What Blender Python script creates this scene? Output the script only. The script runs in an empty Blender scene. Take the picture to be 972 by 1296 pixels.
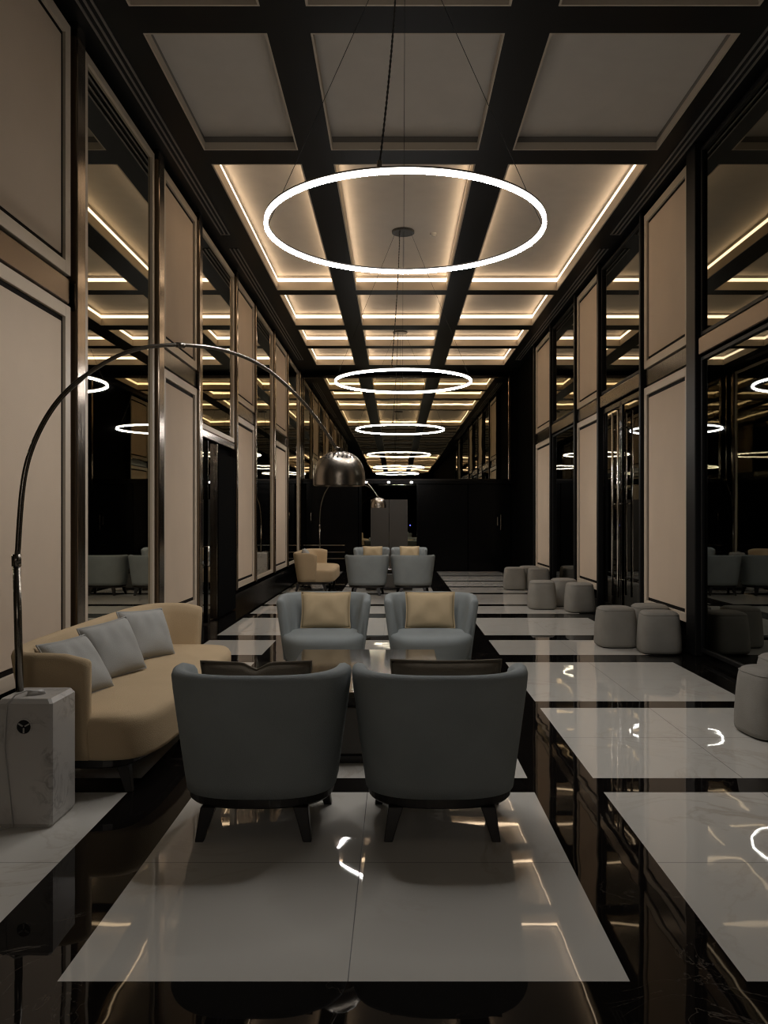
import bpy, bmesh, math, random
from mathutils import Vector, Matrix
random.seed(7)
PI = math.pi
S = bpy.context.scene
COL = S.collection

# ------------------------------------------------------------ camera, world, exposure
cd = bpy.data.cameras.new('camera')
cam = bpy.data.objects.new('camera', cd); COL.objects.link(cam)
cam.location = (0, 0, 1.5); cam.rotation_euler = (PI/2, 0, 0)
cd.sensor_fit = 'VERTICAL'; cd.sensor_height = 36; cd.sensor_width = 27
cd.lens = 36*1020/1296
cd.shift_x = -15/1296; cd.shift_y = 7/1296
cd.clip_start = .05; cd.clip_end = 300
S.camera = cam
w = bpy.data.worlds.new('world'); S.world = w; w.use_nodes = True
w.node_tree.nodes['Background'].inputs[0].default_value = (1, .9, .8, 1)
w.node_tree.nodes['Background'].inputs[1].default_value = 0.004
S.view_settings.view_transform = 'Standard'; S.view_settings.look = 'None'
S.view_settings.exposure = 1.8; S.view_settings.gamma = 1
S.view_settings.use_curve_mapping = False
S.cycles.use_denoising = True
S.cycles.filter_width = 1.2
S.cycles.max_bounces = 8; S.cycles.diffuse_bounces = 3; S.cycles.glossy_bounces = 6
S.cycles.sample_clamp_indirect = 4
S.cycles.caustics_reflective = True
LED = 1.65        # warm cove strips
RING = 36.0       # white pendant rings

# ------------------------------------------------------------ materials
def mat(name, col, rough=.5, metal=0, spec=.5, emit=None, est=0, bump=0, bscale=50, var=0, vscale=4, coat=0, aniso=None):
    m = bpy.data.materials.new(name); m.use_nodes = True
    nt = m.node_tree; b = nt.nodes['Principled BSDF']
    c4 = (*col, 1)
    b.inputs['Base Color'].default_value = c4
    b.inputs['Roughness'].default_value = rough
    b.inputs['Metallic'].default_value = metal
    b.inputs['Specular IOR Level'].default_value = spec
    b.inputs['Coat Weight'].default_value = coat
    if emit:
        b.inputs['Emission Color'].default_value = (*emit, 1)
        b.inputs['Emission Strength'].default_value = est
    tc = nt.nodes.new('ShaderNodeTexCoord')
    if var:
        n = nt.nodes.new('ShaderNodeTexNoise'); n.inputs['Scale'].default_value = vscale
        n.inputs['Detail'].default_value = 5
        nt.links.new(tc.outputs['Object'], n.inputs['Vector'])
        r = nt.nodes.new('ShaderNodeValToRGB')
        r.color_ramp.elements[0].position = .3; r.color_ramp.elements[1].position = .7
        r.color_ramp.elements[0].color = tuple(x*(1-var) for x in col)+(1,)
        r.color_ramp.elements[1].color = tuple(min(1, x*(1+var)) for x in col)+(1,)
        nt.links.new(n.outputs['Fac'], r.inputs['Fac'])
        nt.links.new(r.outputs['Color'], b.inputs['Base Color'])
    if bump:
        n = nt.nodes.new('ShaderNodeTexNoise'); n.inputs['Scale'].default_value = bscale
        n.inputs['Detail'].default_value = 2
        mp = nt.nodes.new('ShaderNodeMapping')
        nt.links.new(tc.outputs['Object'], mp.inputs['Vector'])
        nt.links.new(mp.outputs['Vector'], n.inputs['Vector'])
        if aniso: mp.inputs['Scale'].default_value = aniso
        bp = nt.nodes.new('ShaderNodeBump'); bp.inputs['Strength'].default_value = bump
        bp.inputs['Distance'].default_value = .01
        nt.links.new(n.outputs['Fac'], bp.inputs['Height'])
        nt.links.new(bp.outputs['Normal'], b.inputs['Normal'])
    return m

def marble(name, base, vein, rough, vscale, width, amount, bump=.0, tint=None):
    m = bpy.data.materials.new(name); m.use_nodes = True
    nt = m.node_tree; b = nt.nodes['Principled BSDF']; L = nt.links.new
    tc = nt.nodes.new('ShaderNodeTexCoord')
    n1 = nt.nodes.new('ShaderNodeTexNoise'); n1.inputs['Scale'].default_value = vscale; n1.inputs['Detail'].default_value = 6
    n1.inputs['Roughness'].default_value = .6; n1.inputs['Distortion'].default_value = 1.2
    L(tc.outputs['Object'], n1.inputs['Vector'])
    a = nt.nodes.new('ShaderNodeMath'); a.operation = 'SUBTRACT'; a.inputs[1].default_value = .5
    L(n1.outputs['Fac'], a.inputs[0])
    ab = nt.nodes.new('ShaderNodeMath'); ab.operation = 'ABSOLUTE'; L(a.outputs[0], ab.inputs[0])
    mr = nt.nodes.new('ShaderNodeMapRange'); mr.inputs['From Min'].default_value = 0; mr.inputs['From Max'].default_value = width
    mr.inputs['To Min'].default_value = amount; mr.inputs['To Max'].default_value = 0
    L(ab.outputs[0], mr.inputs['Value'])
    n2 = nt.nodes.new('ShaderNodeTexNoise'); n2.inputs['Scale'].default_value = vscale*.6; L(tc.outputs['Object'], n2.inputs['Vector'])
    r2 = nt.nodes.new('ShaderNodeMapRange'); r2.inputs['From Min'].default_value = .48; r2.inputs['From Max'].default_value = .65
    L(n2.outputs['Fac'], r2.inputs['Value'])
    mu = nt.nodes.new('ShaderNodeMath'); mu.operation = 'MULTIPLY'; L(mr.outputs[0], mu.inputs[0]); L(r2.outputs[0], mu.inputs[1])
    mx = nt.nodes.new('ShaderNodeMix'); mx.data_type = 'RGBA'
    mx.inputs['A'].default_value = (*base, 1); mx.inputs['B'].default_value = (*vein, 1)
    L(mu.outputs[0], mx.inputs['Factor']); L(mx.outputs['Result'], b.inputs['Base Color'])
    b.inputs['Roughness'].default_value = rough
    b.inputs['Specular IOR Level'].default_value = .5 if base[0] > .1 else .2
    if bump:
        n3 = nt.nodes.new('ShaderNodeTexNoise'); n3.inputs['Scale'].default_value = 3.8; n3.inputs['Detail'].default_value = 1
        L(tc.outputs['Object'], n3.inputs['Vector'])
        bp = nt.nodes.new('ShaderNodeBump'); bp.inputs['Strength'].default_value = bump; bp.inputs['Distance'].default_value = .02
        L(n3.outputs['Fac'], bp.inputs['Height']); L(bp.outputs['Normal'], b.inputs['Normal'])
    return m

M = {}
M['white_marble'] = marble('white_marble', (.60, .58, .53), (.42, .36, .29), .02, 1.3, .03, .55, bump=.03)
M['black_marble'] = marble('black_marble', (.006, .005, .0045), (.10, .085, .07), .02, 2.2, .006, .8, bump=.03)
M['joint'] = mat('joint', (.06, .055, .05), .5)
M['base_marble'] = marble('base_marble', (.50, .475, .44), (.17, .15, .13), .35, 7, .07, .7)
M['beam'] = mat('beam_black', (.008, .008, .008), .45, spec=.15)
M['wall_black'] = mat('wall_black', (.003, .003, .003), .9, spec=.02)
M['base_black'] = mat('base_black', (.003, .003, .003), .15, spec=.12)
M['ceil'] = mat('ceiling_paint', (.62, .575, .52), .7, var=.03)
M['face'] = mat('coffer_face', (.58, .50, .40), .6)
M['vent'] = mat('vent_metal', (.22, .20, .18), .45, metal=.3)
M['slot'] = mat('slot_black', (.003, .003, .003), .8)
M['panel'] = mat('panel_fabric', (.64, .515, .39), .75, bump=.15, bscale=160, var=.04, vscale=1.5)
M['frame'] = mat('panel_frame', (.60, .51, .40), .4)
M['groove'] = mat('groove', (.006, .004, .003), .7, spec=.1)
M['bronze'] = mat('bronze', (.24, .195, .15), .18, metal=1, bump=.12, bscale=6, aniso=(3, 3, .4))
M['dbronze'] = mat('dark_bronze', (.022, .02, .018), .2, metal=1, bump=.1, bscale=6, aniso=(3, 3, .4))
M['rail'] = mat('rail_bronze', (.13, .10, .075), .25, metal=1)
M['mirror'] = mat('mirror_left', (.42, .395, .31), .012, metal=1)
M['mirror_r'] = mat('mirror_right', (.22, .205, .15), .012, metal=1)
M['glass_dark'] = mat('glass_dark', (.10, .105, .09), .015, metal=1, bump=.03, bscale=1.2)
M['mirror_far'] = mat('mirror_far', (.42, .39, .30), .01, metal=1, bump=.06, bscale=1.6)
M['chrome'] = mat('chrome', (.6, .57, .52), .15, metal=1)
M['steel'] = mat('brushed_steel', (.36, .32, .27), .27, metal=1, bump=.08, bscale=20, aniso=(1, 1, 20))
M['pole'] = mat('pole_steel', (.22, .20, .17), .25, metal=1)
M['bluegrey'] = mat('blue_grey_fabric', (.27, .295, .295), .9, bump=.3, bscale=240, var=.08, vscale=3, spec=.2)
M['beige'] = mat('beige_fabric', (.52, .395, .245), .85, bump=.3, bscale=240, var=.05, vscale=3, spec=.2)
M['cushion'] = mat('cushion_beige', (.54, .42, .26), .85, bump=.3, bscale=240, var=.05, vscale=6, spec=.2)
M['cushion_shaded'] = mat('cushion_beige_shaded', (.17, .145, .11), .85, bump=.3, bscale=240, var=.05, vscale=6, spec=.2)  # beige cushion darkened: its backlit shade is put into the colour
M['cushion_grey'] = mat('cushion_grey', (.38, .38, .36), .85, bump=.3, bscale=240, var=.06, vscale=6, spec=.2)
M['pouf'] = mat('pouf_fabric', (.27, .255, .225), .95, bump=.35, bscale=260, var=.07, vscale=5, spec=.15)
M['wood'] = mat('dark_wood', (.009, .007, .006), .35)
M['tabletop'] = mat('table_lacquer', (.035, .028, .02), .09)
M['tablebase'] = mat('table_base', (.10, .095, .085), .3, var=.1)
M['brown'] = mat('brown_door', (.04, .034, .026), .5)
M['led'] = mat('warm_led', (.8, .7, .5), .5, emit=(1, .74, .49), est=LED)
M['recess_shade'] = mat('recess_shade_paint', (.20, .18, .16), .5)  # dark tone stands in for the shade above an unlit coffer's lip
M['ringled'] = mat('ring_led', (.8, .8, .8), .5, emit=(1, .96, .93), est=RING)
M['ringside'] = mat('ring_led_side', (.8, .8, .8), .5, emit=(1, .97, .94), est=4.0)
M['spot'] = mat('spot_led', (.8, .8, .8), .5, emit=(1, .95, .88), est=3)
M['blue'] = mat('blue_led', (.1, .1, .8), .5, emit=(.1, .12, 1), est=.8)
M['bulb'] = mat('bulb_glass', (.3, .29, .27), .2)
M['plastic'] = mat('white_plastic', (.45, .43, .40), .4)
M['sensor'] = mat('sensor_plastic', (.6, .58, .55), .4)
M['cable'] = mat('black_cable', (.02, .02, .02), .5)

# ------------------------------------------------------------ mesh helpers
class MB:
    def __init__(s): s.v = []; s.f = []; s.m = []; s.mats = []
    def mi(s, m):
        if m not in s.mats: s.mats.append(m)
        return s.mats.index(m)
    def face(s, pts, m):
        i = len(s.v); s.v += [tuple(p) for p in pts]; s.f.append(tuple(range(i, i+len(pts)))); s.m.append(s.mi(m))
    def box(s, a, b, m):
        x0, y0, z0 = a; x1, y1, z1 = b
        i = len(s.v); k = s.mi(m)
        s.v += [(x0,y0,z0),(x1,y0,z0),(x1,y1,z0),(x0,y1,z0),(x0,y0,z1),(x1,y0,z1),(x1,y1,z1),(x0,y1,z1)]
        for q in ((0,3,2,1),(4,5,6,7),(0,1,5,4),(1,2,6,5),(2,3,7,6),(3,0,4,7)):
            s.f.append(tuple(i+j for j in q)); s.m.append(k)
    def loft(s, rings, m, closed=True, cap0=True, cap1=True):
        i = len(s.v); n = len(rings[0]); k = s.mi(m)
        for r in rings: s.v += [tuple(p) for p in r]
        for a in range(len(rings)-1):
            for j in range(n if closed else n-1):
                j2 = (j+1) % n
                s.f.append((i+a*n+j, i+a*n+j2, i+(a+1)*n+j2, i+(a+1)*n+j)); s.m.append(k)
        if closed and cap0: s.f.append(tuple(i+j for j in reversed(range(n)))); s.m.append(k)
        if closed and cap1: s.f.append(tuple(i+(len(rings)-1)*n+j for j in range(n))); s.m.append(k)
    def tube(s, pts, r, m, n=10, cap=True):
        pts = [Vector(p) for p in pts]; rings = []
        rr = r if isinstance(r, (list, tuple)) else [r]*len(pts)
        up = None
        for i, p in enumerate(pts):
            t = (pts[min(i+1, len(pts)-1)]-pts[max(i-1, 0)]).normalized()
            if up is None:
                up = Vector((0, 0, 1)) if abs(t.z) < .9 else Vector((1, 0, 0))
            a = t.cross(up).normalized(); up = a.cross(t).normalized()
            rings.append([p+(a*math.cos(2*PI*j/n)+up*math.sin(2*PI*j/n))*rr[i] for j in range(n)])
        s.loft(rings, m, True, cap, cap)
    def cyl(s, c, r, z0, z1, m, n=24):
        s.loft([[(c[0]+r*math.cos(2*PI*j/n), c[1]+r*math.sin(2*PI*j/n), z) for j in range(n)] for z in (z0, z1)], m)
    def build(s, name, parent=None, smooth=False, bevel=0, subd=0, angle=None):
        me = bpy.data.meshes.new(name); me.from_pydata(s.v, [], s.f)
        for m in s.mats: me.materials.append(M[m])
        for p, k in zip(me.polygons, s.m): p.material_index = k; p.use_smooth = smooth
        bm = bmesh.new(); bm.from_mesh(me); bmesh.ops.recalc_face_normals(bm, faces=bm.faces); bm.to_mesh(me); bm.free()
        o = bpy.data.objects.new(name, me); COL.objects.link(o)
        if parent: o.parent = parent
        if bevel:
            md = o.modifiers.new('bevel', 'BEVEL'); md.width = bevel; md.segments = 2; md.limit_method = 'ANGLE'
        if subd:
            md = o.modifiers.new('sub', 'SUBSURF'); md.levels = subd; md.render_levels = subd
        return o
def tag(o, label=None, cat=None, group=None, kind=None):
    if label: o['label'] = label
    if cat: o['category'] = cat
    if group: o['group'] = group
    if kind: o['kind'] = kind
    return o
def empty(name, loc, rz=0, label=None, cat=None, group=None):
    o = bpy.data.objects.new(name, None); COL.objects.link(o)
    o.location = loc; o.rotation_euler = (0, 0, rz); o.empty_display_size = .1
    return tag(o, label, cat, group)
def copy_tree(o, parent=None, loc=None, rz=None, label=None, group=None):
    c = o.copy(); COL.objects.link(c)
    if parent: c.parent = parent
    if loc is not None: c.location = loc
    if rz is not None: c.rotation_euler = (0, 0, rz)
    if label: c['label'] = label
    if group: c['group'] = group
    for ch in list(kids.get(o.name, [])): copy_tree(ch, c)
    return c
kids = {}
def note(o):            # remember children of a prototype
    kids[o.name] = [x for x in bpy.data.objects if x.parent == o]
    for x in kids[o.name]: note(x)
def struct(mb, name, parent=None, **k):
    o = mb.build(name, parent, **k)
    if not parent: o['kind'] = 'structure'
    return o
def sup(a, b, n, k, cx=0, cy=0, bneg=None):     # super-ellipse ring
    out = []
    for j in range(k):
        t = 2*PI*j/k; c, s_ = math.cos(t), math.sin(t)
        bb = b if s_ >= 0 or bneg is None else bneg
        out.append((cx+a*math.copysign(abs(c)**(2/n), c), cy+bb*math.copysign(abs(s_)**(2/n), s_)))
    return out

XL, XR = -2.66, 3.30
YF, YB = 22.5, -28.0
ZC = 5.56
# ------------------------------------------------------------ floor
bands = [(-6.0,-5.76),(-3.9,-3.66),(-1.8,-1.56),(.34,.58),(2.366,2.606),(4.40,4.64),(6.35,6.58),(8.35,8.80),(9.86,10.27),(12.05,12.58),(13.65,13.95),(15.75,16.05),(17.3,17.55),(18.9,19.15),(20.6,20.85)]
xs = [XL-.1, -2.28, -1.465, -1.095, -.157, -.153, .757, 1.135, 1.995, 1.999, 2.87, XR+.1]
xk = ['b', 'w', 'b', 'w', 'j', 'w', 'b', 'w', 'j', 'w', 'b']
ys = [YB]; yk = []
for a, b in bands:
    yk.append('w'); ys.append(a); yk.append('b'); ys.append(b)
yk.append('w'); ys.append(YF+.1)
fl = MB()
for i in range(len(yk)):
    y0, y1 = ys[i], ys[i+1]
    segs = [(y0, y1, 0)]
    if yk[i] == 'w' and 1.5 < y1-y0 < 4:
        mid = (y0+y1)/2; segs = [(y0, mid-.002, 0), (mid-.002, mid+.002, 1), (mid+.002, y1, 0)]
    for a, b, jn in segs:
        for j in range(len(xk)):
            k = xk[j]
            if k == 'b': m = 'black_marble'
            elif yk[i] == 'b': m = 'black_marble'
            elif k == 'j' or jn: m = 'joint'
            else: m = 'white_marble'
            fl.face([(xs[j], a, 0), (xs[j+1], a, 0), (xs[j+1], b, 0), (xs[j], b, 0)], m)
struct(fl, 'floor')
# thin body under the floor
sb = MB(); sb.box((XL-.3, YB-.3, -.2), (XR+.3, YF+.3, -.01), 'joint'); struct(sb, 'floor_slab')

# ------------------------------------------------------------ ceiling grid of beams with coffers
cx = [(-2.12, -1.08), (-.715, .915), (1.29, 2.89)]
rows = [(-27.5,-23.4,1),(-22.9,-17.8,1),(-17.4,-15.1,1),(-14.7,-12.4,1),(-12.0,-6.9,1),(-6.4,-4.2,0),(-3.8,-1.6,0),(-1.2,1.0,0),(1.4,3.6,0),(4.25,6.40,0),(6.755,8.91,0),(9.26,14.40,1),(14.69,17.03,1),(17.44,19.06,1),(19.36,21.45,1)]
ZP = ZC+.26
cb = MB()
# longitudinal beams
for a, b in ((XL-.1, cx[0][0]), (cx[0][1], cx[1][0]), (cx[1][1], cx[2][0]), (cx[2][1], XR+.1)):
    cb.box((a, YB, ZC), (b, YF, ZC+.4), 'beam')
prev = YB
for (a, b, l) in rows:
    for (x0, x1) in cx: cb.box((x0, prev, ZC), (x1, a, ZC+.4), 'beam')
    prev = b
for (x0, x1) in cx: cb.box((x0, prev, ZC), (x1, YF, ZC+.4), 'beam')
struct(cb, 'ceiling')
ct = MB(); ct.box((XL-.3, YB-.3, ZC+.4), (XR+.3, YF+.3, ZC+.5), 'ceil'); struct(ct, 'ceiling_slab')

def coffer(x0, x1, y0, y1, lit, label, group, structure=False):
    e = empty('ceiling_coffer', ((x0+x1)/2, (y0+y1)/2, ZC))
    if structure: e['kind'] = 'structure'
    else: tag(e, label, 'ceiling coffer', group)
    hx, hy = (x1-x0)/2, (y1-y0)/2
    f = MB(); t = .018; h = .15 if lit else .08
    f.box((-hx, -hy, .0), (-hx+t, hy, h), 'face'); f.box((hx-t, -hy, .0), (hx, hy, h), 'face')
    f.box((-hx+t, -hy, .0), (hx-t, -hy+t, h), 'face'); f.box((-hx+t, hy-t, .0), (hx-t, hy, h), 'face')
    g = .006; z0 = .215
    f.box((-hx, -hy, z0), (-hx+g, hy, .262), 'ceil'); f.box((hx-g, -hy, z0), (hx, hy, .262), 'ceil')
    f.box((-hx+g, -hy, z0), (hx-g, -hy+g, .262), 'ceil'); f.box((-hx+g, hy-g, z0), (hx-g, hy, .262), 'ceil')
    f.build('recess_rim', e)
    pz = .26 if lit else .15
    p = MB(); p.box((-hx, -hy, pz), (hx, hy, pz+.04), 'ceil'); p.build('ceiling_panel', e)
    s = MB(); g = .004; z0, z1 = (.155, .215) if lit else (.08, .15)
    m = 'led' if lit else 'recess_shade'  # unlit coffers get a strip with the recess shade painted on
    s.box((-hx, -hy, z0), (-hx+g, hy, z1), m); s.box((hx-g, -hy, z0), (hx, hy, z1), m)
    s.box((-hx+g, -hy, z0), (hx-g, -hy+g, z1), m); s.box((-hx+g, hy-g, z0), (hx-g, hy, z1), m)
    s.build('light_strip' if lit else 'shade_strip', e)
rn = {4.25: 'in the unlit row at the top edge of the picture', 6.755: 'in the unlit row just in front of the near ring light',
      9.26: 'in the long lit row above the near ring light', 14.69: 'in the second lit row from the camera',
      17.44: 'in the narrow third lit row', 19.36: 'in the last lit row before the far wall'}
for (a, b, l) in rows:
    for k, (x0, x1) in enumerate(cx):
        pos = ('left', 'middle', 'right')[k]
        if a in rn:
            coffer(x0, x1, a, b, l, f"{pos} {'glowing' if l else 'dark'} ceiling coffer {rn[a]}", 'recessed ceiling coffers')
        else: coffer(x0, x1, a, b, l, None, None, True)

# ------------------------------------------------------------ ceiling linear vents
def vent(xa, xb, y0, y1, label):
    e = empty('linear_air_vent', ((xa+xb)/2, (y0+y1)/2, ZC), 0, label, 'air vent', 'slot vents along the ceiling edges')
    hx, hy = (xb-xa)/2, (y1-y0)/2
    b = MB(); b.box((-hx, -hy, -.004), (hx, hy, .0), 'slot'); b.build('slot', e)
    for k in range(3):
        x = -hx+(2*hx)*k/2; r = MB(); r.box((x-.010, -hy, -.014), (x+.010, hy, -.003), 'vent'); r.build('rail', e)
    r = MB(); r.box((-hx-.010, hy-.015, -.014), (hx+.010, hy, -.003), 'vent'); r.build('end_cap', e)
vent(-2.50, -2.385, 2.5, 11.55, 'long three-rail slot vent in black ceiling border above left wall')
vent(-2.50, -2.385, 12.15, 20.7, 'farther slot vent in black ceiling border above left wall')
vent(3.08, 3.20, 2.5, 11.55, 'long three-rail slot vent in black ceiling border above right wall')
vent(3.08, 3.20, 12.15, 20.7, 'farther slot vent in black ceiling border above right wall')
sn = MB(); sn.cyl((0, 0), .05, -.03, 0, 'sensor', 16); sn.cyl((0, 0), .03, -.05, -.03, 'sensor', 16)
o = sn.build('smoke_detector', smooth=False); o.location = (.57, 12.25, ZP)
tag(o, 'small round white detector on the coffer panel right of the round lamp canopy', 'smoke detector')

# ------------------------------------------------------------ walls
wl = MB(); wl.box((XL-.35, YB-.3, 0), (XL-.06, YF+.3, ZC+.4), 'wall_black'); struct(wl, 'wall_left')
wr = MB(); wr.box((XR+.06, YB-.3, 0), (XR+.35, YF+.3, ZC+.4), 'wall_black'); struct(wr, 'wall_right')
wf = MB(); wf.box((XL-.06, YF, 0), (XR+.06, YF+.3, ZC+.4), 'wall_black'); struct(wf, 'wall_far')
wb = MB(); wb.box((XL-.06, YB-.3, 0), (XR+.06, YB, ZC+.4), 'wall_black'); struct(wb, 'wall_back')
bl = MB(); bl.box((XL-.06, -10, 0), (XL-.015, YF, .22), 'base_black'); struct(bl, 'baseboard_left')
br = MB(); br.box((XR+.015, -10, 0), (XR+.06, YF, .16), 'base_black'); struct(br, 'baseboard_right')

def side_box(mb, side, y0, y1, z0, z1, d0, d1, m):
    """box on a side wall: d0..d1 = distance out of the wall plane into the room (may be negative)"""
    if side < 0: mb.box((XL+d0, y0, z0), (XL+d1, y1, z1), m)
    else: mb.box((XR-d1, y0, z0), (XR-d0, y1, z1), m)

def wall_panel(side, y0, y1, z0, z1, label):
    e = empty('wall_panel', ((XL if side < 0 else XR), (y0+y1)/2, z0), 0, label, 'wall panel', 'framed beige wall panels')
    ox, oy, oz = e.location
    def bx(a, b, c, d, p, q, m, name, bev=0):
        t = MB(); side_box(t, side, a, b, c, d, p, q, m); t.v = [(x-ox, y-oy, z-oz) for x, y, z in t.v]
        return t.build(name, e, bevel=bev)
    fw, gv = .10, .042
    t = MB()
    for (a, b, c, d) in ((y0, y0+fw, z0, z1), (y1-fw, y1, z0, z1), (y0+fw, y1-fw, z0, z0+fw), (y0+fw, y1-fw, z1-fw, z1)):
        side_box(t, side, a, b, c, d, -.06, .03, 'frame')
    t.v = [(x-ox, y-oy, z-oz) for x, y, z in t.v]; t.build('frame', e, bevel=.004)
    bx(y0+fw, y1-fw, z0+fw, z1-fw, -.06, .004, 'groove', 'groove')
    bx(y0+fw+gv, y1-fw-gv, z0+fw+gv, z1-fw-gv, .004, .012, 'panel', 'fabric_pad', .006)

def mirror(side, y0, y1, z0, z1, label, gm='mirror', fm='frame', fw=.07, name='wall_mirror', cat='mirror'):
    e = empty(name, ((XL if side < 0 else XR), (y0+y1)/2, z0), 0, label, cat, 'tall wall mirrors' if cat == 'mirror' else 'dark glass wall panes')
    ox, oy, oz = e.location
    t = MB()
    for (a, b, c, d) in ((y0, y0+fw, z0, z1), (y1-fw, y1, z0, z1), (y0+fw, y1-fw, z0, z0+fw), (y0+fw, y1-fw, z1-fw, z1)):
        side_box(t, side, a, b, c, d, -.06, .025, fm)
    t.v = [(x-ox, y-oy, z-oz) for x, y, z in t.v]; t.build('frame', e, bevel=.004)
    t = MB(); side_box(t, side, y0+fw, y1-fw, z0+fw, z1-fw, -.06, 0, gm)
    t.v = [(x-ox, y-oy, z-oz) for x, y, z in t.v]; t.build('glass', e)

tn = [0]
def trim(side, y0, y1, z0, z1, d1=.05, m='bronze'):
    tn[0] += 1; t = MB(); side_box(t, side, y0, y1, z0, z1, -.06, d1, m)
    return struct(t, 'trim_%d' % tn[0], bevel=.012)

ZT = 5.47
# left wall
PL = [(4.85, 6.52, 'beside the arc lamp at the left edge'), (9.12, 10.66, 'between first and second left mirrors'), (13.34, 15.0, 'between second and third left mirrors'), (17.55, 19.45, 'between third and last left mirrors'), (.75, 2.45, 'on the left wall beside the camera')]
for a, b, wh in PL:
    wall_panel(-1, a, b, 3.45, ZT, 'upper beige framed wall panel ' + wh)
    wall_panel(-1, a, b, .32, 3.20, 'lower tall beige framed wall panel ' + wh)
    trim(-1, a, b, 3.22, 3.43, .02, 'rail' if a in (4.85, 13.34) else 'dbronze')  # all the same bronze bars; the dark copy paints in a black reflection
ML = [(6.83, 8.80, 'first tall frameless-looking mirror on left wall behind the beige sofa'), (15.17, 17.3, 'third mirror on left wall, beyond the black door'), (19.7, 21.95, 'last narrow-looking mirror on left wall near the far corner'), (2.65, 4.65, 'mirror on left wall nearest the camera')]
ML[0] = (6.83, 8.80, 'first full-height mirror on left wall behind the beige sofa')
for a, b, lb in ML: mirror(-1, a, b, .32, ZT, lb)
mirror(-1, 10.90, 13.15, 2.72, ZT, 'second mirror on left wall, cut short above the black doorway')
for a, b in ((6.58, 6.76), (8.86, 9.06), (10.70, 10.86), (13.20, 13.31), (15.03, 15.13), (17.36, 17.5), (19.5, 19.65), (22.0, 22.12), (4.70, 4.80), (2.5, 2.6), (.55, .7)):
    trim(-1, a, b, .3, ZC, .06, 'bronze')
# doorway under the second left mirror
d = MB(); side_box(d, -1, 10.90, 11.85, .02, 2.58, -.06, -.01, 'glass_dark'); dp = struct(d, 'window_1')
tt = MB(); side_box(tt, -1, 11.80, 11.86, .02, 2.58, -.01, .04, 'bronze'); tt.build('window_frame', dp)
tt = MB(); side_box(tt, -1, 11.32, 11.35, .02, 2.58, -.01, .02, 'dbronze'); tt.build('mullion', dp)
d = MB(); side_box(d, -1, 11.87, 13.15, .02, 2.46, -.06, .05, 'wall_black'); dr = struct(d, 'door_1')
h = MB()
hx = XL+.10
h.tube([(XL+.0, 11.0, .85), (hx, 11.0, .85), (hx, 11.0, 1.10), (XL+.0, 11.0, 1.10)], .012, 'chrome'); h.build('door_handle', dp, smooth=True)
trim(-1, 10.90, 13.15, 2.60, 2.71, .03)

# right wall
PR = [(9.02, 10.62, 'right of the glass doors, nearest on right wall'), (13.0, 14.55, 'between the glass doors and the farther pane on right wall'), (17.0, 18.85, 'farthest on right wall'), (2.7, 4.4, 'on the right wall beside the camera')]
for a, b, wh in PR:
    wall_panel(1, a, b, 3.45, ZT, 'upper beige framed wall panel ' + wh)
    wall_panel(1, a, b, .32, 3.20, 'lower tall beige framed wall panel ' + wh)
    trim(1, a, b, 3.22, 3.43, .02, 'rail' if a == 13.0 else 'dbronze')  # dark rails carry their black reflection in the colour, same bronze otherwise
GR = [(4.55, 8.66, 'large', 'at the right edge of the picture'), (10.74, 12.85, '', 'above the glass doors'), (14.70, 16.85, '', 'beside the farthest beige panel'), (.5, 2.5, '', 'beside the camera')]
for a, b, sz, wh in GR:
    mirror(1, a, b, 3.45, ZT, ('upper %s dark mirror pane on right wall ' % sz).replace('  ', ' ') + wh, 'mirror_r', 'beam', .04)
    if a != 10.74:
        mirror(1, a, b, .06, 3.22, ('lower %s tinted glass pane on right wall ' % sz).replace('  ', ' ') + wh, 'glass_dark', 'beam', .04, 'glass_pane', 'glass pane')
    trim(1, a, b, 3.24, 3.43, .05, 'rail')
for a, b in ((8.70, 8.98), (10.65, 10.72), (12.88, 12.98), (14.58, 14.68), (16.88, 16.98), (18.88, 18.98), (4.42, 4.53), (2.54, 2.66)):
    trim(1, a, b, .0, ZC, .07, 'beam')
for k, (a, b, hy) in enumerate(((10.76, 11.78, 11.64), (11.80, 12.83, 11.94))):
    d = MB(); side_box(d, 1, a, b, .05, 3.22, -.06, -.01, 'glass_dark'); dr = struct(d, 'door_%d' % (k+2))
    t = MB()
    for (p, q, c, e_) in ((a, a+.05, .05, 3.22), (b-.05, b, .05, 3.22), (a+.05, b-.05, .05, .18), (a+.05, b-.05, 3.14, 3.22)):
        side_box(t, 1, p, q, c, e_, -.06, .01, 'dbronze')
    t.build('door_frame', dr, bevel=.004)
    h = MB(); X = XR-.09
    h.tube([(X, hy, .35), (X, hy, 3.05)], .018, 'chrome', 12)
    for z in (.6, 1.7, 2.8): h.tube([(XR, hy, z), (X, hy, z)], .01, 'chrome', 8)
    h.build('door_handle', dr, smooth=True)

# far wall
e = empty('wall_mirror', (.27, YF, 2.58), 0, 'wide mirror across the top of the far wall reflecting the ceiling', 'mirror')
t = MB(); t.box((-2.87, -.03, 0), (2.87, 0, 2.82), 'mirror_far'); t.build('glass', e)
t = MB()
for a in ((-2.93, -2.87), (2.87, 2.93)): t.box((a[0], -.06, -.04), (a[1], 0, 2.88), 'bronze')
t.box((-2.87, -.06, -.06), (2.87, 0, 0), 'dbronze'); t.box((-2.87, -.06, 2.82), (2.87, 0, 2.88), 'dbronze')
t.build('frame', e, bevel=.005)
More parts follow.
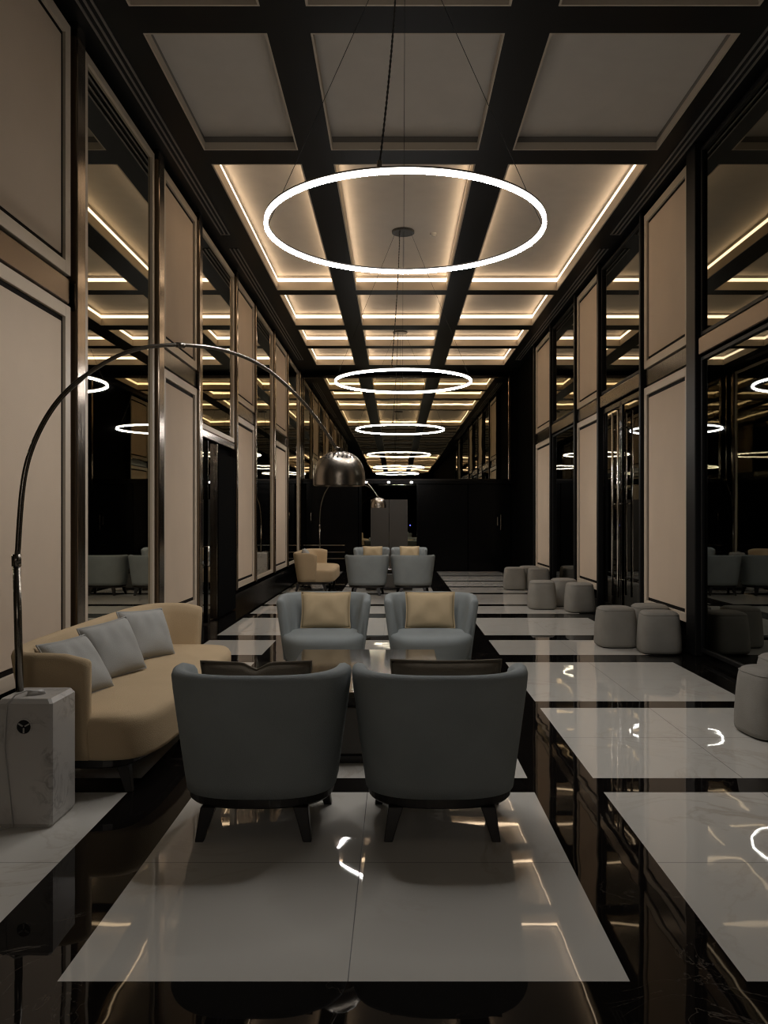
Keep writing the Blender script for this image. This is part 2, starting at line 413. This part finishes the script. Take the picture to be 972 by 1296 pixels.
# lower far wall: door leaves, central glazed doorway, rails
for k, (a, b, hx) in enumerate(((.66, 2.0, None), (2.02, 3.2, 2.90))):
    d = MB(); d.box((a, YF-.05, .02), (b, YF, 2.46), 'base_black'); dr = struct(d, 'door_%d' % (k+4), bevel=.006)
    if hx:
        h = MB()
        for q, (x, z0, z1) in enumerate(((hx-.07, 1.28, 1.52), (hx+.02, 1.15, 1.58))):
            h = MB(); h.box((x-.014, YF-.10, z0), (x+.014, YF-.05, z1), 'chrome'); h.build('door_handle', dr, bevel=.004)
d = MB(); d.box((-2.5, YF-.05, .02), (-1.05, YF, 2.46), 'base_black'); dr = struct(d, 'door_6', bevel=.006)
h = MB(); h.tube([(-2.36, YF-.05, 1.40), (-2.36, YF-.12, 1.43), (-2.36, YF-.12, 1.62), (-2.36, YF-.05, 1.66)], .014, 'chrome'); h.build('door_handle', dr, smooth=True)
for z in (.73, .54, .36):
    tn[0] += 1; t = MB(); t.box((-2.6, YF-.09, z-.012), (-1.42, YF-.05, z+.012), 'chrome'); struct(t, 'trim_%d' % tn[0])
d = MB(); d.box((-.95, YF-.04, .02), (.58, YF, 2.42), 'mirror_far'); dr = struct(d, 'window_2')
t = MB(); t.box((-1.03, YF-.10, .0), (-.95, YF, 2.50), 'base_black'); t.box((.58, YF-.10, 0), (.66, YF, 2.50), 'base_black'); t.build('window_frame', dr)
t = MB(); t.box((-.70, YF-.09, .02), (-.19, YF-.04, 2.0), 'brown'); t.box((-.185, YF-.09, .02), (.33, YF-.04, 2.0), 'brown'); struct(t, 'door_7', bevel=.006)
tn[0] += 1; t = MB(); t.box((-2.9, YF-.16, 2.44), (3.25, YF, 2.53), 'base_black'); sof = struct(t, 'trim_%d' % tn[0], bevel=.004)
for x in (-.82, -.20, .43):
    t = MB(); t.cyl((x, YF-.20), .035, 2.45, 2.50, 'spot', 16)
    o = t.build('spot_light'); tag(o, {-.82: 'left', -.20: 'middle', .43: 'right'}[x] + ' small spotlight over the brown door on the far wall', 'spotlight', 'spotlights over the brown door')
    t = MB(); t.cyl((x, YF-.20), .045, 2.50, 2.53, 'dbronze', 16); t.build('lamp_housing', o)

t = MB(); t.cyl((.40, YF-.06), .014, 1.27, 1.30, 'blue', 12); o = t.build('indicator_light')
tag(o, 'tiny blue indicator light on the glass right of the brown door', 'indicator light')
t = MB(); t.cyl((.40, YF-.05), .02, 1.255, 1.27, 'cable', 12); t.build('housing', o)

# ------------------------------------------------------------ pendant rings
def ring_mesh(R, wdt, z0, z1, m, n=128):
    t = MB()
    rings = []
    for j in range(n+1):
        a = 2*PI*j/n; c, s_ = math.cos(a), math.sin(a)
        rings.append([((R-wdt/2)*c, (R-wdt/2)*s_, z0), ((R+wdt/2)*c, (R+wdt/2)*s_, z0), ((R+wdt/2)*c, (R+wdt/2)*s_, z1), ((R-wdt/2)*c, (R-wdt/2)*s_, z1)])
    t.loft(rings, m, True, False, False)
    if m == 'ringled':          # only the underside is the bright diffuser, the flanks glow softly
        k = t.mi('ringside')
        for q, f in enumerate(t.f):
            if q % 4 != 0: t.m[q] = k
    return t
def ring_light(x, y, z, label, g='ring pendants', ztop=ZP):
    e = empty('ring_pendant_light', (x, y, z), 0, label, 'pendant light', g)
    R = 1.02
    ring_mesh(R, .025, 0, .028, 'ringled').build('ring_diffuser', e, smooth=False)
    ring_mesh(R, .024, .031, .042, 'vent').build('ring_housing', e)
    H = ztop-z
    t = MB(); t.cyl((0, 0), .17, H-.035, H, 'cable', 32); t.build('canopy', e, bevel=.006)
    for a in (0, PI/2, PI):
        t = MB(); t.tube([(R*math.cos(a), R*math.sin(a), .042), (.12*math.cos(a), .12*math.sin(a), H-.035)], .0025, 'cable', 6); t.build('suspension_wire', e)
    # braided power cable down to the near rim
    pts = []
    A = Vector((-.17, -1.005, .04)); B = Vector((-.05, -.12, H-.035)); n = 90
    for i in range(n+1):
        p = A.lerp(B, i/n); p.x += .015*math.sin(PI*i/n); pts.append(p)
    rr = [.009 if i % 2 else .005 for i in range(n+1)]
    t = MB(); t.tube(pts, rr, 'cable', 6); t.build('power_cable', e, smooth=True)
    t = MB(); t.cyl((-.17, -1.005), .016, .04, .08, 'chrome', 12); t.build('cable_clamp', e)
    return e
ring_light(.068, 5.98, 3.62, 'nearest and largest-looking white ring pendant light under the ceiling', ztop=ZC+.15)
ring_light(.11, 12.15, 3.53, 'second white ring pendant light, midway down the hall')
ring_light(.05, -5.3, 3.6, 'added ring pendant behind the camera to fill the chair backs, seen only in the far mirror', ztop=ZC+.15)  # invented ring, put in to brighten the chair backs from behind
ring_light(.10, 18.75, 3.53, 'third white ring pendant light, just before the far wall mirror')

# ------------------------------------------------------------ tub seating (armchair and sofa)
def plan(a, b, arm, n, k):
    """open U from right arm tip round the back to left arm tip; faces +y"""
    pts = []
    m = 6
    for i in range(m): pts.append((a, arm*(1-i/m)))
    for i in range(k+1):
        t = -PI*i/k
        c, s_ = math.cos(t), math.sin(t)
        pts.append((a*math.copysign(abs(c)**(2/n), c), -b*abs(s_)**(2/n)))
    for i in range(1, m+1): pts.append((-a, arm*i/m))
    return pts
def tub(name, a, b, arm, front, n, fabric, label, cat, group, H=.78, tip_drop=.03, taper=.18, th=.085, seatz=.43, legs=None):
    e = empty(name, (0, 0, 0), 0, label, cat, group)
    k = 40 if a < .8 else 60
    P = plan(1, 1, 1, n, k)
    N = len(P)
    def outer(z):   # shrink towards the base
        f = min(1, max(0, (z-.17)/(H-.17)))
        s_ = f**.95
        return a-taper*.44*(1-s_), b-.10*(1-s_), arm-.02*(1-s_)
    def prof_pt(i, z, inset):
        aa, bb, ar = outer(z)
        aa -= inset; bb -= inset
        Q = plan(aa, bb, ar, n, k)
        return Q[i]
    levels = [(.195, 0), (.26, 0), (.40, 0), (.55, 0), (.68, 0), (.745, .002), (.768, .012), (.78, .035), (.776, .060), (.755, th-.008), (.70, th), (.55, th+.005), (.40, th+.01), (.30, th+.01), (.195, th+.01)]
    LP = []
    for (z, ins) in levels:
        aa, bb, ar = outer(z)
        Q = plan(aa-ins, bb-ins, ar, n, k)
        ring = []
        for i, (x, y) in enumerate(Q):
            tfrac = max(0, min(1, (y+.02)/(arm+.02))) if y > -.02 else 0
            zz = z-(tip_drop*tfrac*max(0, (z-.3)/.48) if z > .3 else 0)
            ring.append((x, y, zz*H/.78))
        LP.append(ring)
    # rings along the path (i), each ring = the closed profile
    rings = [[LP[l][i] for l in range(len(levels))] for i in range(N)]
    # rounded arm tips: extra shrunken end rings
    def endring(r, d, sc):
        c = Vector((sum(p[0] for p in r)/len(r), 0, 0))
        return [((p[0]-c.x)*sc+c.x, p[1]+d, p[2]-(1-sc)*.03*(1 if p[2] > .5 else 0)) for p in r]
    rings = [endring(rings[0], .028, .35), endring(rings[0], .020, .78)] + rings + [endring(rings[-1], .020, .78), endring(rings[-1], .028, .35)]
    t = MB(); t.loft(rings, fabric, True); t.build('back_shell', e, smooth=True)
    # seat
    t = MB(); ks = 56; rg = []
    ia = a-.055
    for (z, sc, dz) in ((.19, .885, 0), (.21, .91, 0), (.28, .955, 0), (.36, .985, 0), (.395, .99, 0), (.418, .972, 0), (.432, .93, 0), (.444, .82, 0), (.455, .55, 0), (.458, .2, 0)):
        ring = []
        fy = front*(.84+.16*min(1, (z-.17)/.2)) if z < .37 else front-(0 if z < .4 else (z-.4)*.3)
        inset = ia*(1-sc) if a < .8 else (1-sc)*.30
        if a > .8: fy = front-(0 if z < .4 else (z-.4)*.3)-(.02 if z < .19 else 0)
        if z > .44: ring = [(x, y, z*seatz/.43) for x, y in sup(ia*(sc if a < .8 else 1-(1-sc)*.35), fy*sc, 2.6 if a < .8 else 5.5, ks, 0, 0, (b-.10)*sc)]
        else: ring = [(x, y, z*seatz/.43) for x, y in sup(ia-inset, fy-(0 if z < .4 else (1-sc)*.3), 2.6 if a < .8 else 5.5, ks, 0, 0, b-.10-(.09 if z < .3 else .0))]
        rg.append(ring)
    t.loft(rg, fabric, True); t.build('seat', e, smooth=True)
    # wooden ring under the body
    t = MB(); t.loft([[(x, y, z) for x, y in sup(a-.088-q, front*.84-q, 2.6 if a < .8 else 5.5, 48, 0, 0, b-.105-q)] for z, q in ((.145, .01), (.155, 0), (.198, 0))], 'wood', True)
    t.build('base_ring', e, smooth=False)
    lx, ly = (a-.19, .29) if a < .8 else (a-.17, .30)
    lxs = [-lx, lx] if a < .8 else [-lx, 0, lx]
    for x in lxs:
        for y in (-ly, ly):
            sx = (1 if x > 0 else -1) if x else 0; sy = 1 if y > 0 else -1
            x0_, y0_ = x, y
            if a < .8 and y > 0: x, y = sx*.305, .20
            t = MB()
            tx, ty = x-sx*.035, y-sy*.045
            def sq(cx_, cy_, r, z): return [(cx_-r, cy_-r, z), (cx_+r, cy_-r, z), (cx_+r, cy_+r, z), (cx_-r, cy_+r, z)]
            t.loft([sq(x, y, .020, 0), sq((x+tx)/2, (y+ty)/2, .027, .08), sq(tx, ty, .035, .152)], 'wood', True)
            t.build('leg', e, bevel=.004)
            x, y = x0_, y0_
    note(e)
    return e
arm0 = tub('armchair', .44, .40, .10, .40, 2.7, 'bluegrey', 'x', 'armchair', 'blue-grey tub armchairs')
chairs = [
 (-.66, 4.03, 0, 'nearest left blue-grey tub armchair seen from behind, beside the beige sofa'),
 (.215, 4.03, 0, 'nearest right blue-grey tub armchair seen from behind, beside the walkway'),
 (-.665, 7.50, PI, 'left grey armchair facing the camera across the near coffee table'),
 (.325, 7.50, PI, 'right grey armchair facing the camera across the near coffee table'),
 (-.56, 15.75, 0, 'left grey armchair of the far seating group, back to the camera'),
 (.33, 15.75, 0, 'right grey armchair of the far seating group, back to the camera'),
 (-.58, 19.3, PI, 'left armchair at the back of the far seating group, facing the camera'),
 (.32, 19.3, PI, 'right armchair at the back of the far seating group, facing the camera')]
for i, (x, y, r, lb) in enumerate(chairs):
    if i == 0: arm0.location = (x, y, 0); arm0['label'] = lb
    else: copy_tree(arm0, None, (x, y, 0), r, lb)
sofa0 = tub('sofa', 1.30, .42, .10, .45, 4.6, 'beige', 'long beige tub sofa against the left mirrors behind the arc lamp', 'sofa', 'beige tub sofas')
sofa0.location = (-1.76, 5.55, 0); sofa0.rotation_euler = (0, 0, -PI/2)
copy_tree(sofa0, None, (-1.72, 17.5, 0), -PI/2, 'far beige tub sofa seen end-on near the far left corner')

# ------------------------------------------------------------ cushions
def pillow(name, wd, ht, th, m, dip=0, wseed=0):
    e = empty(name, (0, 0, 0), 0, 'x', 'cushion')
    n = 18; rs = random.Random(wseed)
    ph = [rs.uniform(0, 6) for _ in range(6)]
    def pt(u, v, sgn):
        e_ = (1-abs(u)**2.6)*(1-abs(v)**2.6)
        thk = th/2*max(0, e_)**.42
        pinx = 1-.05*(1-abs(v)**2)*abs(u); piny = 1-.05*(1-abs(u)**2)*abs(v)
        x = u*wd/2*pinx; z = v*ht/2*piny
        wr_ = .006*math.sin(5*u+ph[0])*math.sin(4*v+ph[1])+.004*math.sin(9*u*v+ph[2]+7*u)
        if dip and v > 0: z -= dip*math.exp(-(u/.16)**2)*v**3
        return (x, sgn*(thk+wr_*e_), z+ht/2)
    t = MB()
    fr = [[pt(-1+2*i/n, -1+2*j/n, -1) for i in range(n+1)] for j in range(n+1)]
    bk = [[pt(-1+2*i/n, -1+2*j/n, 1) for i in range(n+1)] for j in range(n+1)]
    t.loft(fr, m, False); t.loft(bk, m, False)
    o = t.build('cover', e, smooth=True)
    bm = bmesh.new(); bm.from_mesh(o.data); bmesh.ops.remove_doubles(bm, verts=bm.verts, dist=.0005); bmesh.ops.recalc_face_normals(bm, faces=bm.faces); bm.to_mesh(o.data); bm.free()
    edge = [pt(-1+2*i/n, -1, 1) for i in range(n)]+[pt(1, -1+2*i/n, 1) for i in range(n)]+[pt(1-2*i/n, 1, 1) for i in range(n)]+[pt(-1, 1-2*i/n, 1) for i in range(n+1)]
    t = MB(); t.tube(edge, .006, m, 6, False); t.build('piping', e, smooth=True)
    note(e)
    return e
pb = pillow('cushion', .47, .34, .12, 'cushion', 0, 1)
pdk = pillow('cushion', .52, .36, .13, 'cushion_shaded', .035, 2)
pdk2 = pillow('cushion', .52, .36, .13, 'cushion_shaded', 0, 4)
pg = pillow('cushion', .44, .38, .15, 'cushion_grey', 0, 3)
def put(o, loc, rot, lb, g):
    o.location = loc; o.rotation_euler = rot; o['label'] = lb; o['group'] = g
    return o
g1 = 'back cushions on the armchairs'; g2 = 'grey cushions on the beige sofa'
# near pair, seen over the backrests
put(pdk, (-.655, 3.86, .475), (math.radians(13), 0, 0), 'beige cushion with shade painted in and dented top peeping over nearest left armchair', g1)
put(pdk2, (.235, 3.86, .482), (math.radians(13), 0, 0), 'beige cushion with shade painted in and straight top peeping over nearest right armchair', g1)
put(pb, (-.665, 7.62, .455), (math.radians(-10), 0, 0), 'beige cushion on the left armchair facing the near coffee table', g1)
for (x, y, z, r, lb) in ((.325, 7.62, .455, 0, 'beige cushion on the right armchair facing the near coffee table'),
                    (-.56, 19.42, .47, 0, 'beige cushion on the left armchair at the back of the far group'),
                    (.33, 19.42, .47, 0, 'beige cushion on the right armchair at the back of the far group')):
    c = copy_tree(pb, None, (x, y, z), None, lb, g1); c.rotation_euler = (math.radians(-10), 0, 0)
# sofa cushions lean on the back (local +y of cushion looks along +x)
def lean(o, x, y, z, yaw, tilt, roll=0):
    o.rotation_mode = 'XYZ'
    mtx = Matrix.Rotation(yaw, 4, 'Z') @ Matrix.Rotation(tilt, 4, 'X') @ Matrix.Rotation(roll, 4, 'Y')
    o.rotation_euler = mtx.to_euler(); o.location = (x, y, z)
pg['label'] = 'grey cushion at the near end of the long beige sofa'; pg['group'] = g2
lean(pg, -1.80, 4.78, .45, -PI/2-.25, math.radians(34))
c = copy_tree(pg, None, None, None, 'blue-grey cushion standing tilted in the middle of the three sofa cushions', g2); lean(c, -1.80, 5.32, .455, -PI/2-.45, math.radians(24), .08)
c = copy_tree(pg, None, None, None, 'farthest of the three grey cushions on the long beige sofa', g2); lean(c, -1.80, 5.98, .455, -PI/2-.5, math.radians(24), -.04)
c = copy_tree(pg, None, None, None, 'pale cushion on the far beige sofa in the corner', 'cushion on the far sofa'); lean(c, -1.86, 17.4, .47, -PI/2, math.radians(20))

# ------------------------------------------------------------ coffee tables
def table(x, y, lb):
    e = empty('coffee_table', (x, y, 0), 0, lb, 'coffee table', 'low dark coffee tables')
    t = MB(); t.box((-.53, -.80, .40), (.53, .80, .44), 'tabletop'); t.build('table_top', e, bevel=.008)
    t = MB(); t.box((-.46, -.74, .045), (.46, .74, .335), 'tablebase'); t.build('box_base', e, bevel=.01)
    t = MB(); t.box((-.42, -.70, .335), (.42, .70, .40), 'wood'); t.build('neck', e)
    t = MB(); t.box((-.48, -.76, 0), (.48, .76, .045), 'wood'); t.build('plinth', e, bevel=.004)
    note(e); return e
tb = table(-.22, 5.68, 'low dark polished coffee table between the near armchairs')
copy_tree(tb, None, (-.14, 17.45, 0), 0, 'low dark coffee table in the far seating group')

# ------------------------------------------------------------ poufs
def pouf(loc, rz, lb):
    e = empty('pouf', loc, rz, lb, 'pouf', 'grey fabric poufs along the right wall')
    t = MB(); rg = []
    for z, s_ in ((.012, .212), (.02, .222), (.05, .228), (.15, .226), (.30, .216), (.39, .206), (.425, .199), (.445, .186), (.457, .165), (.463, .12), (.465, .05)):
        rg.append([(x, y, z) for x, y in sup(s_, s_, 3.6, 48)])
    t.loft(rg, 'pouf', True); t.build('body', e, smooth=True)
    t = MB(); t.loft([[(x, y, z) for x, y in sup(.20, .20, 3.6, 40)] for z in (0, .014)], 'wood', True); t.build('foot_plate', e)
    t = MB(); t.tube([(x, y, .430) for x, y in sup(.1985, .1985, 3.6, 48)]+[(.1985, 0, .430)], .004, 'pouf', 6, False); t.build('seam_piping', e, smooth=True)
    note(e); return e
pf = [(2.57, 9.43, .05, 'front left grey pouf in the nearest complete trio by the doors'),
 (2.93, 8.98, -.08, 'front right grey pouf of the trio, under the nearest right beige panel'),
 (3.05, 9.68, .0, 'pouf mostly hidden behind the two front poufs under the right beige panel'),
 (2.41, 13.3, 0, 'left front pouf of the middle group on the walkway'),
 (2.93, 12.86, .04, 'right front pouf of the middle group, under the second right beige panel'),
 (2.86, 13.75, .1, 'pouf half hidden behind the middle group'),
 (2.48, 16.85, 0, 'far left pouf of the farthest group'),
 (2.94, 16.62, .03, 'far right pouf of the farthest group under the last beige panel'),
 (2.86, 17.3, .1, 'pouf hidden behind the two farthest poufs'),
 (2.62, 5.58, .1, 'large-looking grey pouf cut off by the right edge of the picture'),
 (2.98, 6.08, 0, 'pouf behind the cut-off one at the right edge')]
p0 = pouf((pf[0][0], pf[0][1], 0), pf[0][2], pf[0][3])
for x, y, r, lb in pf[1:]: copy_tree(p0, None, (x, y, 0), r, lb)

# ------------------------------------------------------------ arc lamps (local: pole at origin side, arc in +x)
arc_px = [(22,709),(25.5,627),(30,599),(37,570),(50,542),(66,513.5),(83,494),(106,476),(131,458.5),(156,444),(188,436),(231,434.5),(270,438),(305,448),(330,460),(347,473),(366,491),(384,508),(400,528),(417,553),(425,567)]
bx0, by0, dx_, dy_ = -1.915, 4.06, 1.515, 1.64     # pole foot and reach of the near lamp
reach = math.hypot(dx_, dy_)
arc = []
for (px, py) in arc_px:
    k = (px-501)/1020
    u = (k*by0-bx0)/(dx_-k*dy_)
    D = by0+u*dy_
    arc.append((max(u, 0)*reach, 0, 1.5+(655-py)*D/1020))
def cr(p, n=5):
    out = []
    for i in range(len(p)-1):
        a, b, c, d = p[max(i-1, 0)], p[i], p[i+1], p[min(i+2, len(p)-1)]
        for j in range(n):
            t = j/n
            out.append(tuple(.5*((2*b[q])+(-a[q]+c[q])*t+(2*a[q]-5*b[q]+4*c[q]-d[q])*t*t+(-a[q]+3*b[q]-3*c[q]+d[q])*t**3) for q in range(3)))
    return out+[p[-1]]
arc = cr(arc)
# smooth the profile
for _ in range(40):
    arc = [arc[0]]+[tuple((arc[i-1][q]+2*arc[i][q]+arc[i+1][q])/4 for q in range(3)) for i in range(1, len(arc)-1)]+[arc[-1]]
def arc_lamp(lb):
    ang = math.atan2(dy_, dx_)
    e = empty('arc_floor_lamp', (bx0, by0, 0), ang, lb, 'floor lamp', 'arc floor lamps with steel domes')
    # base block, oriented square to the room for the near lamp
    def loc(p):
        x, y, z = p; c, s_ = math.cos(-ang), math.sin(-ang)
        return (x*c-y*s_, x*s_+y*c, z)
    ch = .012; x0, x1, y0, y1 = -.015, .255, -.17, .12
    def oct_(ins, z):
        a, b, c, d = x0+ins, x1-ins, y0+ins, y1-ins
        return [loc(p) for p in ((a+ch, c, z), (b-ch, c, z), (b, c+ch, z), (b, d-ch, z), (b-ch, d, z), (a+ch, d, z), (a, d-ch, z), (a, c+ch, z))]
    t = MB(); t.loft([oct_(.012, 0), oct_(0, .02), oct_(0, .60), oct_(.015, .622)], 'base_marble', True); ob = t.build('marble_base', e)
    # round hole through the block: dark bore with a pale rim
    hc = (.12, .49)
    t = MB(); n = 28
    ro = [loc((hc[0]+.040*math.cos(2*PI*j/n), y0-.004, hc[1]+.040*math.sin(2*PI*j/n))) for j in range(n)]
    ri = [loc((hc[0]+.034*math.cos(2*PI*j/n), y0-.004, hc[1]+.034*math.sin(2*PI*j/n))) for j in range(n)]
    rb = [loc((hc[0]+.034*math.cos(2*PI*j/n), y0-.0005, hc[1]+.034*math.sin(2*PI*j/n))) for j in range(n)]
    rw = [loc((hc[0]+.040*math.cos(2*PI*j/n), y0+.002, hc[1]+.040*math.sin(2*PI*j/n))) for j in range(n)]
    t.loft([rw, ro, ri, rb], 'base_marble', True, False, False); t.build('hole_rim', ob)
    t = MB(); t.face(rb, 'slot'); t.build('hole', ob)
    t = MB()
    for a in (.5, 2.6, 4.7): t.tube([loc((hc[0]+.006*math.cos(a), y0-.003, hc[1]+.006*math.sin(a))), loc((hc[0]+.030*math.cos(a), y0-.003, hc[1]+.030*math.sin(a)))], .004, 'plastic', 6)
    t.build('hole_grip', ob)
    # switch and cord lying on the block and down its front
    t = MB(); c = loc((.13, -.06, .622))
    t.loft([[(c[0]+x, c[1]+y, .622+z) for x, y in sup(r, r*.6, 2.4, 20)] for z, r in ((0, .045), (.018, .04), (.026, .02))], 'plastic', True); sw = t.build('foot_switch', e, smooth=True)
    t = MB(); t.tube([loc(p) for p in ((.17, -.06, .635), (.10, -.10, .65), (.07, -.15, .64), (.04, -.176, .60), (.028, -.176, .40), (.055, -.176, .15), (.07, -.178, .012), (.0, -.23, .006), (-.2, -.18, .006))], .004, 'plastic', 6); t.build('power_cord', e, smooth=True)
    # pole: lower sleeve, collar, upper tube and arc
    zc = arc[0][2]
    t = MB(); t.tube([(.02, 0, .60), (.004, 0, zc)], .019, 'pole', 16); t.build('pole', e, smooth=True)
    t = MB(); t.tube([(.004, 0, zc-.03), (.003, 0, zc+.03)], .023, 'pole', 16); t.build('collar', e, smooth=True)
    t = MB(); t.tube([(.003, 0, zc-.02)]+arc[1:], [.014]*35+[.0115]*(len(arc)-35), 'pole', 12); t.build('arc_arm', e, smooth=True)
    a, b = Vector(arc[54]), Vector(arc[59])
    t = MB(); t.tube([a+(b-a)*.0, a+(b-a)*.25], .016, 'pole', 12); t.build('arm_joint', e, smooth=True)
    # dome shade with perforated crown
    R = .183; dxp = reach; zr = 1.735
    def dome(a): return (max(.004, R*math.cos(a)**.78), zr+.04+.192*math.sin(a))
    t = MB(); n = 64; prof = []
    for i in range(0, 17):
        a = (PI/2)*i/16
        prof.append(dome(a))
    prof = [(R+.001, zr-.006), (R, zr), (R+.0, zr+.02)]+prof
    inner = [(max(r-.006, .003), z-.005) for r, z in reversed(prof)]
    rings = [[(dxp+r*math.cos(2*PI*j/n), r*math.sin(2*PI*j/n), z) for j in range(n)] for r, z in prof+inner]
    t.loft(rings, 'steel', True, False, False); sh = t.build('lamp_shade', e, smooth=True)
    t = MB()
    for ringi, (a, cnt) in enumerate(((.86, 26), (1.0, 22), (1.13, 18), (1.26, 14), (1.38, 10))):
        r, z = dome(a); r2, z2 = dome(a+.02); r1, z1 = dome(a-.02)
        tr, tz = r2-r1, z2-z1; ln = math.hypot(tr, tz)
        for j in range(cnt):
            th_ = 2*PI*j/cnt+ringi*.2
            nr = Vector((math.cos(th_)*tz/ln, math.sin(th_)*tz/ln, -tr/ln))
            p = Vector((dxp+r*math.cos(th_), r*math.sin(th_), z))+nr*.0015
            u = nr.cross(Vector((0, 0, 1))).normalized(); v = nr.cross(u)
            t.face([p+(u*math.cos(2*PI*q/8)+v*math.sin(2*PI*q/8))*.0065 for q in range(8)], 'slot')
    t.build('vent_hole', sh)
    t = MB(); t.cyl((dxp, 0), .025, zr+.225, zr+.255, 'pole', 16); t.build('shade_cap', e, smooth=False)
    t = MB(); t.loft([[(dxp+r*math.cos(2*PI*j/20), r*math.sin(2*PI*j/20), z) for j in range(20)] for r, z in ((.004, zr+.06), (.03, zr+.075), (.035, zr+.11), (.02, zr+.15), (.015, zr+.2))], 'bulb', True); t.build('light_bulb', e, smooth=True)
    # arm end into cap
    t = MB(); t.tube([arc[-1], (dxp, 0, zr+.25)], .012, 'pole', 10); t.build('arm_end', e, smooth=True)
    note(e); return e
lamp = arc_lamp('tall arc floor lamp at left with marble block and steel dome over the table')
copy_tree(lamp, None, (-1.93, 20.35, 0), math.radians(-47), 'far arc floor lamp behind the far sofa, small in the distance')
